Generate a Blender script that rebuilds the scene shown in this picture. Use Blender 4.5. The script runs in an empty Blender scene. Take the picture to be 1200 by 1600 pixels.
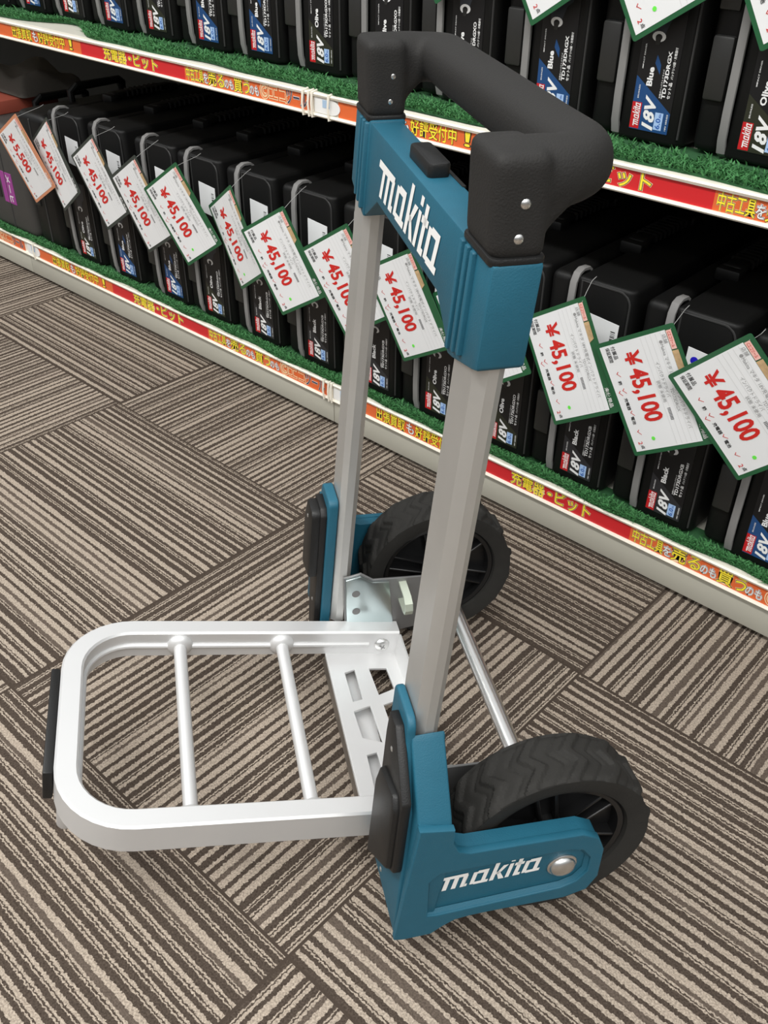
import bpy, bmesh, math, random
from mathutils import Vector, Matrix
random.seed(7)
S = bpy.context.scene
COL = S.collection
PI = math.pi

# ------------------------------------------------------------------ camera
def look(yaw, pitch, roll):
    cz, sz = math.cos(yaw), math.sin(yaw)
    fwd = Vector((cz*math.cos(pitch), sz*math.cos(pitch), -math.sin(pitch)))
    right = Vector((sz, -cz, 0)); up = right.cross(fwd)
    r = right*math.cos(roll) + up*math.sin(roll)
    u = -right*math.sin(roll) + up*math.cos(roll)
    return r, u, fwd
cam = bpy.data.cameras.new('camera'); camo = bpy.data.objects.new('camera', cam); COL.objects.link(camo)
CAMP = Vector((1.36725, -0.781656, 0.853306))
r_, u_, f_ = look(2.3039315, 0.6317287, 0.0136999)
camo.matrix_world = Matrix(((r_.x, u_.x, -f_.x, CAMP.x), (r_.y, u_.y, -f_.y, CAMP.y), (r_.z, u_.z, -f_.z, CAMP.z), (0, 0, 0, 1)))
cam.sensor_fit = 'HORIZONTAL'; cam.sensor_width = 36; cam.lens = 1446.66/1200*36
cam.clip_start = .02
S.camera = camo

# ------------------------------------------------------------------ light
S.view_settings.view_transform = 'Standard'; S.view_settings.look = 'None'
S.view_settings.gamma = 1; S.view_settings.use_curve_mapping = False
S.view_settings.exposure = 0.28
W = bpy.data.worlds.new('shop_air'); S.world = W; W.use_nodes = True
nt = W.node_tree; bg = nt.nodes['Background']
tc = nt.nodes.new('ShaderNodeTexCoord'); sx = nt.nodes.new('ShaderNodeSeparateXYZ')
rp = nt.nodes.new('ShaderNodeValToRGB')
rp.color_ramp.elements[0].position = .48; rp.color_ramp.elements[0].color = (.085, .083, .08, 1)
rp.color_ramp.elements[1].position = .90; rp.color_ramp.elements[1].color = (.93, .95, .96, 1)
mp = nt.nodes.new('ShaderNodeMapRange'); mp.inputs[1].default_value = -1; mp.inputs[2].default_value = 1
nt.links.new(tc.outputs['Generated'], sx.inputs[0]); nt.links.new(sx.outputs['Z'], mp.inputs[0])
nt.links.new(mp.outputs[0], rp.inputs[0]); nt.links.new(rp.outputs[0], bg.inputs[0])
bg.inputs[1].default_value = .9
def area(name, loc, sx, sy, power, col=(1, .985, .95), rot=(0, 0, 0)):
    l = bpy.data.lights.new(name, 'AREA'); l.shape = 'RECTANGLE'; l.size = sx; l.size_y = sy; l.energy = power; l.color = col
    o = bpy.data.objects.new(name, l); o.location = loc; o.rotation_euler = rot; COL.objects.link(o)
# rows of ceiling tubes running along the aisle
area('ceiling_tube', (0.3, -1.35, 2.7), 2.4, .25, 46)
area('ceiling_tube', (2.9, -1.35, 2.7), 2.4, .25, 46)
area('ceiling_tube', (-2.2, -1.35, 2.7), 2.4, .25, 24)
area('ceiling_tube', (0.3, -3.2, 2.7), 2.4, .25, 24)
area('ceiling_tube', (3.2, -3.2, 2.7), 2.4, .25, 24)

# ------------------------------------------------------------------ materials
def mat(name, col, rough=.5, metal=0, spec=.5, noise=0, nscale=60, bump=0, bscale=300, coat=0, alpha=1):
    m = bpy.data.materials.new(name); m.use_nodes = True
    n = m.node_tree; b = n.nodes['Principled BSDF']
    b.inputs['Base Color'].default_value = (*col, 1); b.inputs['Roughness'].default_value = rough
    b.inputs['Metallic'].default_value = metal; b.inputs['Specular IOR Level'].default_value = spec
    if coat: b.inputs['Coat Weight'].default_value = coat
    if alpha < 1: b.inputs['Alpha'].default_value = alpha
    t = n.nodes.new('ShaderNodeTexCoord')
    if noise:
        z = n.nodes.new('ShaderNodeTexNoise'); z.inputs['Scale'].default_value = nscale; z.inputs['Detail'].default_value = 3
        n.links.new(t.outputs['Object'], z.inputs['Vector'])
        x = n.nodes.new('ShaderNodeMix'); x.data_type = 'RGBA'
        x.inputs['A'].default_value = (*[c*(1-noise) for c in col], 1); x.inputs['B'].default_value = (*[min(1, c*(1+noise)) for c in col], 1)
        n.links.new(z.outputs['Fac'], x.inputs['Factor']); n.links.new(x.outputs['Result'], b.inputs['Base Color'])
    if bump:
        z = n.nodes.new('ShaderNodeTexNoise'); z.inputs['Scale'].default_value = bscale; z.inputs['Detail'].default_value = 2
        n.links.new(t.outputs['Object'], z.inputs['Vector'])
        k = n.nodes.new('ShaderNodeBump'); k.inputs['Strength'].default_value = bump; k.inputs['Distance'].default_value = .001
        n.links.new(z.outputs['Fac'], k.inputs['Height']); n.links.new(k.outputs[0], b.inputs['Normal'])
    return m
def srgb(r, g, b): return tuple(((c/255+.055)/1.055)**2.4 if c > 10 else c/255/12.92 for c in (r, g, b))

M = dict(
 teal=mat('teal_plastic', srgb(31, 91, 112), .5, noise=.08, bump=.22, bscale=900, spec=.4),
 logo=mat('white_print', (.88, .88, .86), .5),
 rubber=mat('black_rubber', srgb(40, 39, 38), .68, bump=.35, bscale=700, spec=.25),
 tyre=mat('tyre_rubber', srgb(46, 45, 43), .75, noise=.15, bump=.3, bscale=500, spec=.2),
 hub=mat('black_hub_plastic', srgb(20, 20, 21), .42),
 blackp=mat('black_plastic', srgb(24, 24, 24), .45, bump=.2, bscale=900, spec=.4),
 alu=mat('anodised_aluminium', (.60, .60, .585), .45, .75, noise=.07, nscale=18, bump=.05),
 white_alu=mat('silver_painted_aluminium', (.71, .71, .71), .42, .5, noise=.03, nscale=14),
 lip=mat('shade_toned_plate_edge', (.45, .44, .43), .35, 1),  # darker than the heel plate: shade on its front edge put into the colour
 steel=mat('polished_steel', (.75, .75, .74), .3, 1),
 zinc=mat('zinc_plated_steel', (.62, .72, .73), .28, 1, noise=.12, nscale=25),
 dark_steel=mat('grey_steel', (.24, .24, .24), .45, .6),
 clip=mat('pale_green_plated_clip', (.55, .60, .50), .35, .4),
 case=mat('black_case_plastic', srgb(15, 15, 15), .5, bump=.12, bscale=700, spec=.25),
 case2=mat('black_case_panel', srgb(18, 18, 18), .45, spec=.3),
 rim=mat('panel_ridge', srgb(50, 50, 50), .5),
 seam=mat('grey_seam_band', srgb(128, 127, 126), .6),
 latch=mat('dark_grey_latch', srgb(38, 38, 37), .45),
 sticker=mat('white_paper_sticker', (.84, .85, .86), .7),
 ink=mat('black_ink', (.02, .02, .02), .7),
 greyink=mat('grey_ink', (.30, .30, .30), .7),
 faint=mat('faint_grey_rule', (.56, .56, .56), .7),
 lab=mat('dark_label', srgb(18, 18, 20), .4), lab_red=mat('label_red', srgb(190, 28, 34), .4),
 lab_white=mat('label_white', (.82, .82, .82), .45),
 lab_blue=mat('label_blue', srgb(28, 70, 120), .4), lab_olive=mat('label_olive', srgb(42, 44, 32), .4), lab_black=mat('label_charcoal', srgb(44, 44, 47), .4),
 lab_box=mat('label_pale_blue', srgb(165, 195, 235), .4), lab_boxtext=mat('label_box_text', srgb(40, 90, 170), .4),
 lab_tool=mat('label_tool_grey', srgb(52, 56, 64), .4),
 card_green=mat('card_green_border', srgb(38, 92, 58), .35), card_dark=mat('card_dark_border', srgb(52, 60, 56), .35),
 card_orange=mat('card_orange_border', srgb(208, 140, 105), .4),
 paper=mat('card_paper', (.82, .83, .84), .35, coat=.2), price=mat('price_red', srgb(205, 38, 32), .5),
 pink=mat('card_pink', srgb(240, 190, 180), .5), camo=mat('card_camo', srgb(190, 160, 120), .5, noise=.5, nscale=150),
 dotg=mat('green_dot', srgb(110, 235, 80), .5), dotb=mat('blue_dot', srgb(35, 25, 190), .5),
 string=mat('clear_string', (.42, .42, .41), .4),
 shelf=mat('ivory_steel', srgb(196, 194, 182), .45, noise=.04, nscale=6), kick=mat('grey_beige_kick_plate', srgb(178, 176, 164), .5, noise=.05, nscale=5),
 railw=mat('white_rail_plastic', srgb(238, 232, 218), .4), back=mat('dark_back_panel', srgb(22, 22, 21), .8),
 s_red=mat('strip_red', srgb(205, 40, 45), .3), s_orange=mat('strip_orange', srgb(222, 105, 55), .3), s_yellow=mat('strip_yellow', srgb(250, 228, 60), .35),
 s_white=mat('strip_white', (.85, .85, .84), .35), s_blue=mat('strip_pale_blue', srgb(170, 195, 220), .4), s_cream=mat('strip_outline_cream', srgb(245, 215, 170), .4),
 s_navy=mat('strip_navy', srgb(60, 62, 80), .4),
 turf_base=mat('turf_backing', srgb(36, 84, 46), .9),
 old=mat('charcoal_case_plastic', srgb(62, 60, 58), .6, bump=.3, bscale=500, noise=.1), purple=mat('purple_label', srgb(150, 62, 140), .5),
 brown=mat('rust_red_carton', srgb(140, 64, 48), .7), cloth=mat('grey_cloth', srgb(112, 108, 102), .9, bump=.5, bscale=120),
)
# turf blades: two greens mixed by noise
m = M['turf'] = mat('turf_blades', srgb(62, 122, 68), .7, noise=.45, nscale=120)

def carpet():
    m = bpy.data.materials.new('striped_carpet_tiles'); m.use_nodes = True
    n = m.node_tree; L = n.links.new; b = n.nodes['Principled BSDF']; N = n.nodes.new
    def math_(op, a, b2=None, c=None):
        k = N('ShaderNodeMath'); k.operation = op
        for i, v in enumerate((a, b2, c)):
            if v is None: continue
            if isinstance(v, (int, float)): k.inputs[i].default_value = v
            else: L(v, k.inputs[i])
        return k.outputs[0]
    g = N('ShaderNodeNewGeometry'); sp = N('ShaderNodeSeparateXYZ'); L(g.outputs['Position'], sp.inputs[0])
    X = math_('MULTIPLY', sp.outputs['X'], 2.0); Y = math_('MULTIPLY', sp.outputs['Y'], 2.0)
    ix = math_('FLOOR', X); iy = math_('FLOOR', Y); fx = math_('FRACT', X); fy = math_('FRACT', Y)
    par = math_('MODULO', math_('ADD', math_('ADD', ix, iy), 100), 2.0)
    s = N('ShaderNodeMix'); s.data_type = 'FLOAT'; L(par, s.inputs[0]); L(fx, s.inputs[2]); L(fy, s.inputs[3])
    o = N('ShaderNodeMix'); o.data_type = 'FLOAT'; L(par, o.inputs[0]); L(fy, o.inputs[2]); L(fx, o.inputs[3])
    s = s.outputs[0]; o = o.outputs[0]
    # ragged yarn edges
    nz = N('ShaderNodeTexNoise'); nz.inputs['Scale'].default_value = 300; nz.inputs['Detail'].default_value = 2; L(g.outputs['Position'], nz.inputs['Vector'])
    nz2 = N('ShaderNodeTexNoise'); nz2.inputs['Scale'].default_value = 22; L(g.outputs['Position'], nz2.inputs['Vector'])
    wob = math_('ADD', math_('MULTIPLY', math_('SUBTRACT', nz.outputs['Fac'], .5), .0105), math_('MULTIPLY', math_('SUBTRACT', nz2.outputs['Fac'], .5), .003))
    st = math_('MULTIPLY', math_('ADD', s, wob), 40.0)
    idx = math_('ADD', math_('FLOOR', st), math_('MULTIPLY', math_('ADD', math_('MULTIPLY', ix, 7.3), math_('MULTIPLY', iy, 3.1)), 13.0))
    fr = math_('FRACT', st)
    wn = N('ShaderNodeTexWhiteNoise'); wn.noise_dimensions = '1D'; L(idx, wn.inputs['W'])
    wn2 = N('ShaderNodeTexWhiteNoise'); wn2.noise_dimensions = '1D'; L(math_('ADD', idx, 511.7), wn2.inputs['W'])
    th = math_('ADD', math_('MULTIPLY', wn.outputs['Value'], .34), .33)
    dark = math_('LESS_THAN', fr, th)
    # a thin second line inside some light stripes
    thin = math_('MULTIPLY', math_('GREATER_THAN', wn2.outputs['Value'], .5), math_('LESS_THAN', math_('ABSOLUTE', math_('SUBTRACT', fr, math_('ADD', th, .19))), .065))
    mid = math_('MULTIPLY', math_('LESS_THAN', wn2.outputs['Value'], .16), dark)
    ed = math_('MINIMUM', math_('MINIMUM', fx, math_('SUBTRACT', 1, fx)), math_('MINIMUM', fy, math_('SUBTRACT', 1, fy)))
    seam = math_('LESS_THAN', ed, .0035)
    def mix(fac, a, b2):
        k = N('ShaderNodeMix'); k.data_type = 'RGBA'
        L(fac, k.inputs['Factor'])
        for nm, v in (('A', a), ('B', b2)):
            if isinstance(v, tuple): k.inputs[nm].default_value = (*v, 1)
            else: L(v, k.inputs[nm])
        return k.outputs['Result']
    fib = N('ShaderNodeTexNoise'); fib.inputs['Scale'].default_value = 520; fib.inputs['Detail'].default_value = 2; L(g.outputs['Position'], fib.inputs['Vector'])
    ff = N('ShaderNodeMapRange'); ff.inputs[1].default_value = .3; ff.inputs[2].default_value = .7; L(fib.outputs['Fac'], ff.inputs[0])
    lightc = mix(ff.outputs[0], srgb(124, 113, 102), srgb(178, 165, 150))
    darkc = mix(ff.outputs[0], srgb(54, 46, 40), srgb(82, 72, 64))
    midc = mix(ff.outputs[0], srgb(72, 63, 56), srgb(100, 89, 80))
    c = mix(dark, lightc, darkc); c = mix(mid, c, midc); c = mix(thin, c, darkc); c = mix(seam, c, srgb(66, 57, 50))
    L(c, b.inputs['Base Color']); b.inputs['Roughness'].default_value = .95; b.inputs['Specular IOR Level'].default_value = .1
    h = math_('ADD', math_('MULTIPLY', fib.outputs['Fac'], .7), math_('MULTIPLY', dark, -.5))
    bp = N('ShaderNodeBump'); bp.inputs['Strength'].default_value = .45; bp.inputs['Distance'].default_value = .0025
    L(h, bp.inputs['Height']); L(bp.outputs[0], b.inputs['Normal'])
    return m
M['carpet'] = carpet()

# ------------------------------------------------------------------ mesh helpers
def V(*a): return Vector(a)
def mk(name, bm, m, parent=None, ang=35, smooth=True):
    bmesh.ops.recalc_face_normals(bm, faces=bm.faces[:])
    me = bpy.data.meshes.new(name); bm.to_mesh(me); bm.free()
    me.materials.append(M[m] if isinstance(m, str) else m)
    if smooth:
        me.polygons.foreach_set('use_smooth', [True]*len(me.polygons)); me.set_sharp_from_angle(angle=math.radians(ang))
    o = bpy.data.objects.new(name, me); COL.objects.link(o)
    if parent: o.parent = parent
    return o
def NB(): return bmesh.new()
def tag(o, label, cat, group=None, kind=None):
    if label: o['label'] = label
    if cat: o['category'] = cat
    if group: o['group'] = group
    if kind: o['kind'] = kind
    return o
def empty(name, loc=(0, 0, 0), rz=0, label=None, cat=None, group=None):
    o = bpy.data.objects.new(name, None); COL.objects.link(o); o.location = loc; o.rotation_euler = (0, 0, rz); o.empty_display_size = .05
    return tag(o, label, cat, group)
def bev(bm, edges, off, seg=2):
    if off > 0 and edges: bmesh.ops.bevel(bm, geom=edges, offset=off, segments=seg, affect='EDGES', profile=.5, clamp_overlap=True)
def prism(bm, pts, f, w0, w1, b=0, seg=2):
    lo = [bm.verts.new(f(u, v, w0)) for u, v in pts]; hi = [bm.verts.new(f(u, v, w1)) for u, v in pts]
    n = len(pts); fs = [bm.faces.new(lo[::-1]), bm.faces.new(hi)]
    for i in range(n): fs.append(bm.faces.new((lo[i], lo[(i+1) % n], hi[(i+1) % n], hi[i])))
    bmesh.ops.recalc_face_normals(bm, faces=fs)
    if b:
        es = set(e for f2 in fs for e in f2.edges if len(e.link_faces) == 2 and e.calc_face_angle(0) > .45)
        bev(bm, list(es), b, seg)
def box(bm, x0, x1, y0, y1, z0, z1, b=0, seg=2, f=None):
    g = f or (lambda u, v, w: V(u, v, w))
    prism(bm, [(x0, y0), (x1, y0), (x1, y1), (x0, y1)], g, z0, z1, b, seg)
def sweep(bm, path, prof, up=V(0, 0, 1), closed=False, caps=True, sc=None):
    """profile (a,b): a along the side direction, b along the local up"""
    n = len(path); rings = []
    u = up.normalized()
    for i, p in enumerate(path):
        if closed: t = path[(i+1) % n]-path[i-1]
        else: t = path[min(i+1, n-1)]-path[max(i-1, 0)]
        t.normalize(); uu = u - t*u.dot(t)
        if uu.length < 1e-4: uu = t.orthogonal()
        uu.normalize(); sd = t.cross(uu); u = uu
        k = 1.0
        if 0 < i < n-1 or closed:
            a = (path[i]-path[i-1]).normalized(); k = 1/max(.6, a.dot(t))
        q = sc[i] if sc else 1
        rings.append([bm.verts.new(p+sd*(a_*k*q)+uu*(b_*q)) for a_, b_ in prof])
    m = len(prof)
    for i in range(n if closed else n-1):
        A, B = rings[i], rings[(i+1) % n]
        for j in range(m): bm.faces.new((A[j], A[(j+1) % m], B[(j+1) % m], B[j]))
    if caps and not closed: bm.faces.new(rings[0][::-1]); bm.faces.new(rings[-1])
def circ(r, n=12, sy=1): return [(r*math.cos(2*PI*i/n), r*sy*math.sin(2*PI*i/n)) for i in range(n)]
def tube(bm, path, r, n=12, closed=False): sweep(bm, [Vector(p) for p in path], circ(r, n), V(.13, .21, .97), closed)
def lathe(bm, prof, f, n=48, closed=False):
    rings = [[bm.verts.new(f(r*math.cos(2*PI*i/n), r*math.sin(2*PI*i/n), h)) for i in range(n)] for r, h in prof]
    m = len(prof)
    for k in range(m if closed else m-1):
        A, B = rings[k], rings[(k+1) % m]
        for i in range(n): bm.faces.new((A[i], A[(i+1) % n], B[(i+1) % n], B[i]))
    if not closed: bm.faces.new(rings[0][::-1]); bm.faces.new(rings[-1])
def dome(bm, c, ax, r, h, n=20, k=5):
    ax = ax.normalized(); a = ax.orthogonal().normalized(); b = ax.cross(a)
    prof = [(r, 0)] + [(r*math.cos(t), h*math.sin(t)) for t in [PI/2*i/k for i in range(1, k)]] + [(r*.04, h)]
    lathe(bm, prof, lambda x, y, w: c+a*x+b*y+ax*w, n)
def poly(bm, pts3): return bm.faces.new([bm.verts.new(p) for p in pts3])
def rrect(x0, y0, x1, y1, r, n=5, which=(1, 1, 1, 1)):
    out = []
    for (cx, cy, a0, w, px, py) in ((x1-r, y1-r, 0, which[0], x1, y1), (x0+r, y1-r, 90, which[1], x0, y1), (x0+r, y0+r, 180, which[2], x0, y0), (x1-r, y0+r, 270, which[3], x1, y0)):
        if w:
            for i in range(n+1):
                a = math.radians(a0+90*i/n); out.append((cx+r*math.cos(a), cy+r*math.sin(a)))
        else: out.append((px, py))
    return out
def arc(cx, cy, r, a0, a1, n=8): return [(cx+r*math.cos(math.radians(a0+(a1-a0)*i/n)), cy+r*math.sin(math.radians(a0+(a1-a0)*i/n))) for i in range(n+1)]
def fill_holes(outer, holes, name='tmp', ext=.001, bv=0):
    """2D region with holes, extruded: returns a mesh"""
    cu = bpy.data.curves.new(name, 'CURVE'); cu.dimensions = '2D'; cu.fill_mode = 'BOTH'; cu.extrude = ext; cu.bevel_depth = bv; cu.bevel_resolution = 1
    for pts in [outer]+holes:
        s = cu.splines.new('POLY'); s.points.add(len(pts)-1)
        for p, (x, y) in zip(s.points, pts): p.co = (x, y, 0, 1)
        s.use_cyclic_u = True
    o = bpy.data.objects.new(name, cu); COL.objects.link(o)
    dg = bpy.context.evaluated_depsgraph_get(); me = bpy.data.meshes.new_from_object(o.evaluated_get(dg))
    bpy.data.objects.remove(o); bpy.data.curves.remove(cu)
    return me
def add_mesh(bm, me, f):
    vs = [bm.verts.new(f(*v.co)) for v in me.vertices]
    for p in me.polygons:
        try: bm.faces.new([vs[i] for i in p.vertices])
        except ValueError: pass
_tc = {}
def glyphs(s, off=0, res=3, shear=0):
    k = (s, off, res, shear)
    if k not in _tc:
        cu = bpy.data.curves.new('t', 'FONT'); cu.body = s; cu.size = 1; cu.offset = off; cu.resolution_u = res; cu.shear = shear; cu.fill_mode = 'FRONT'
        o = bpy.data.objects.new('t', cu); COL.objects.link(o)
        dg = bpy.context.evaluated_depsgraph_get(); me = bpy.data.meshes.new_from_object(o.evaluated_get(dg))
        bpy.data.objects.remove(o); bpy.data.curves.remove(cu)
        xs = [v.co.x for v in me.vertices] or [0, 1]
        _tc[k] = (me, min(xs), max(xs))
    return _tc[k]
def text(bm, s, o, ax, ay, h, w=None, off=0, res=3, shear=0, lift=None):
    """set text s with its baseline start at o, cap height about .72 h, squeezed to width w"""
    me, x0, x1 = glyphs(s, off, res, shear)
    b0 = glyphs(s, 0, res, shear); sxx = (w/(b0[2]-b0[1])) if w else h
    L0 = lift or V(0, 0, 0)
    add_mesh(bm, me, lambda x, y, z: o+ax*((x-b0[1])*sxx)+ay*(y*h)+L0)

# the maker's word mark in slab italic strokes; unit x-height, about 6.4 wide
def wordmark(bm, o, ax, ay, h, w, lift=None):
    sh, L0 = .32, lift or V(0, 0, 0)
    k = w/7.05
    def P(x, y): return o+ax*((x+y*sh+.55)*k)+ay*(y*h)+L0
    def quad(*pts): poly(bm, [P(*p) for p in pts])
    def stem(x, y0, y1, w_=.30): quad((x, y0), (x+w_, y0), (x+w_, y1), (x, y1))
    def bar(x0, x1, y0, y1): quad((x0, y0), (x1, y0), (x1, y1), (x0, y1))
    quad((-.55, .80), (0, .80), (0, 1.02), (-.55, 1.02)); stem(.0, 0, 1.02); bar(.3, 1.42, .80, 1.02)
    stem(.60, 0, .80); stem(1.18, 0, .80); bar(1.48, 1.62, 0, .2); bar(1.42, 1.48, 0, .9)
    for x in (1.80, 5.25):
        stem(x, .05, .95, .28); bar(x+.28, x+.72, 0, .2); bar(x+.28, x+.72, .8, 1.02); stem(x+.72, 0, 1.02, .28)
        bar(x+1.0, x+1.2, 0, .2)
    stem(3.12, 0, 1.42, .28); quad((3.4, .42), (3.72, 1.02), (4.06, 1.02), (3.62, .42)); quad((3.4, .6), (3.62, .6), (4.1, 0), (3.74, 0))
    quad((3.4, .42), (3.62, .42), (3.62, .6), (3.4, .6))
    stem(4.16, 0, 1.02, .26); bar(4.16, 4.42, 1.16, 1.42)
    stem(4.68, 0, 1.35, .28); bar(4.52, 5.14, .8, 1.0); bar(4.96, 5.14, 0, .2)

# ================================================================== THE SETTING
bm = NB(); box(bm, -4, 5, -4, 2.2, -.03, 0); fl = mk('floor', bm, 'carpet', smooth=False); fl['kind'] = 'structure'

YS = .2096                       # front of the shelving
ZL, ZU = .0894, .5529            # shelf tops
XA, XB = -2.0, 2.6
sh = empty('display_shelving', (.3, YS+.3, 0), 0, 'long ivory steel store shelving with two decks behind the hand truck', 'shelving')
SO = V(-.3, -(YS+.3), 0)
def sf(u, v, w): return V(u, v, w)+SO
seams = [-1.645, -.651, .349, 1.26, 2.2]
for a, b_ in zip([XA]+seams, seams+[XB]):
    bm = NB(); box(bm, a+.0006, b_-.0006, YS+.004, YS+.03, 0.010, .0535, .0015, f=sf); mk('kick_plate', bm, 'kick', sh)
for z in (ZL, ZU):
    bm = NB(); box(bm, XA, XB, YS+.012, YS+.56, z-.03, z-.001, .003, f=sf); mk('deck', bm, 'shelf', sh)
bm = NB(); box(bm, XA, XB, YS+.56, YS+.58, 0, 1.5, .002, f=sf); mk('back_panel', bm, 'back', sh)
for x in (XA+.03, XB-.03):
    bm = NB(); box(bm, x-.02, x+.02, YS+.52, YS+.56, 0, 1.5, .002, f=sf); mk('post', bm, 'shelf', sh)

def rail(x0, x1, z0, z1, secs, label):
    """price rail: white channel, printed strip sections with their lettering"""
    t = empty('price_rail', ((x0+x1)/2, YS, z0), 0, label, 'price rail', 'white price rails on the shelf edges')
    O = V(-(x0+x1)/2, -YS, -z0); Hh = z1-z0
    def f(u, v, w): return V(w, u, v)+O
    bm = NB()
    pts = [(YS+.0118, z0), (YS-.001, z0), (YS-.0025, z0+.002), (YS-.001, z0+.0045), (YS+.0035, z0+.005), (YS+.0035, z1-.006), (YS-.001, z1-.0052), (YS-.0025, z1-.002), (YS, z1), (YS+.0118, z1)]
    prism(bm, pts, f, x0, x1, 0); mk('rail_channel', bm, 'railw', t, 25)
    def strip(a, b_, m, nm='printed_strip'):
        bm = NB(); box(bm, a, b_, YS+.0018, YS+.0033, z0+.0048, z1-.0056, f=lambda u, v, w: V(u, v, w)+O); return mk(nm, bm, m, t, smooth=False)
    for (a, b_, m, txts) in secs:
        s = strip(a, b_, m)
        for (x, w_, h, st, fill, o1, o2, dz) in txts:
            for j, (mm, off) in enumerate(((o2, .062), (o1, .060 if fill == 's_orange' else .039), (fill, .0 if fill == 's_orange' else .012))):
                if mm is None: continue
                bm = NB(); text(bm, st, V(x, YS+.0016-.00025*j, z0+.0048+dz)+O, V(1, 0, 0), V(0, 0, 1), h, w_, off, 2)
                mk('lettering', bm, mm, s, smooth=False)
    return t, O
def secs(o0, o1, r0, r1, p0, p1, Hh):
    """orange buy-back strip, red strip, orange used-tool strip"""
    out = []
    h = Hh*.70; dz = Hh*.115
    if o0 is not None:
        L = o1-o0; a = o0
        out.append((a, o1, 's_orange', [
            (a+L*.20, L*.235, h, '出張買取', 's_yellow', 'ink', None, dz), (a+L*.45, L*.058, h*.9, 'も', 's_white', 's_navy', None, dz),
            (a+L*.52, L*.30, h, '好評受付中', 's_yellow', 'ink', None, dz), (a+L*.875, L*.03, h, '！', 's_yellow', 'ink', None, dz)]))
    if r0 is not None:
        L = r1-r0
        out.append((r0, r1, 's_red', [(r0+L*.24, L*.22, h, '充電器', 's_yellow', 'ink', 's_cream', dz), (r0+L*.485, L*.025, h, '・', 's_yellow', 'ink', 's_cream', dz),
            (r0+L*.535, L*.22, h, 'ビット', 's_yellow', 'ink', 's_cream', dz)]))
    if p0 is not None:
        L = p1-p0; a = p0
        out.append((a, p1, 's_orange', [
            (a+L*.015, L*.15, h*.95, '中古工具', 's_yellow', 's_olive_' if 0 else 'ink', 's_cream', dz), (a+L*.168, L*.036, h*.75, 'を', 's_white', 's_navy', 's_white', dz),
            (a+L*.208, L*.135, h*1.05, '売る', 's_yellow', 'ink', 's_cream', dz), (a+L*.345, L*.072, h*.7, 'のも', 's_white', 's_navy', 's_white', dz),
            (a+L*.425, L*.125, h*1.05, '買う', 's_yellow', 'ink', 's_cream', dz), (a+L*.55, L*.072, h*.7, 'のも', 's_white', 's_navy', 's_white', dz),
            (a+L*.635, L*.065, h*1.15, 'Ⓒ', 's_orange', 's_cream', None, dz), (a+L*.705, L*.13, h*1.1, 'エコ', 's_orange', 's_cream', None, dz),
            (a+L*.835, L*.15, h*1.1, 'ツール', 's_navy', 's_white', None, dz)]))
    return out
def rail_ends(t, O, x, z0, z1, right=True):
    """white end card, pale vignette and clear ties by a bay joint"""
    bm = NB(); box(bm, x+.002, x+.035, YS+.0008, YS+.0016, z0+.0055, z1-.0062, f=lambda u, v, w: V(u, v, w)+O); mk('end_card', bm, 's_white', t, smooth=False)
    bm = NB(); box(bm, x+.019, x+.033, YS+.0004, YS+.0008, z0+.014, z1-.008, f=lambda u, v, w: V(u, v, w)+O); mk('end_card_print', bm, 's_blue', t, smooth=False)
    bm = NB(); prism(bm, [(x+.035, z0+.0052)]+[(x+.035+.019*math.sin(math.radians(a)), (z0+.0052)+(z1-z0-.0112)*(1-math.cos(math.radians(a)))/2) for a in range(10, 180, 17)]+[(x+.035, z1-.006)],
        lambda u, v, w: V(u, w, v)+O, YS+.0008, YS+.0015); mk('end_card', bm, 's_white', t, smooth=False)
    for dx in (-.018, -.006, .001, .035):
        if dx == .035 or right:
            bm = NB(); tube(bm, [V(x+dx, YS+.008, z1+.0015)+O, V(x+dx, YS-.003, z1)+O, V(x+dx-.0005, YS-.0045, (z0+z1)/2)+O, V(x+dx, YS-.003, z0-.001)+O, V(x+dx, YS+.008, z0-.0012)+O], .0016, 8); mk('tie', bm, 'railw', t)
z0, z1 = .0545, .0894
t, O = rail(XA, -.652, z0, z1, secs(None, 0, None, 0, -.97, -.665, z1-z0), 'white price rail with faded orange strip at the left end of the bottom shelf')
t, O = rail(-.651, .348, z0, z1, secs(-.60, -.31, -.31, .009, .009, .335, z1-z0), 'white price rail on the bottom shelf left of the hand truck'); rail_ends(t, O, -.650, z0, z1, False)
t, O = rail(.349, XB, z0, z1, secs(.40, .668, .668, .935, .935, 1.245, z1-z0), 'white price rail on the bottom shelf running right from behind the hand truck'); rail_ends(t, O, .350, z0, z1)
z0, z1 = .5205, .5529
t, O = rail(XA, .323, z0, z1, secs(-.575, -.279, -.279, .023, .023, .315, z1-z0), 'white price rail on the upper shelf left of the handle grip')
t, O = rail(.324, XB, z0, z1, secs(.375, .638, .638, .950, .950, 1.24, z1-z0), 'white price rail on the upper shelf passing behind the black handle grip'); rail_ends(t, O, .325, z0, z1)

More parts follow.
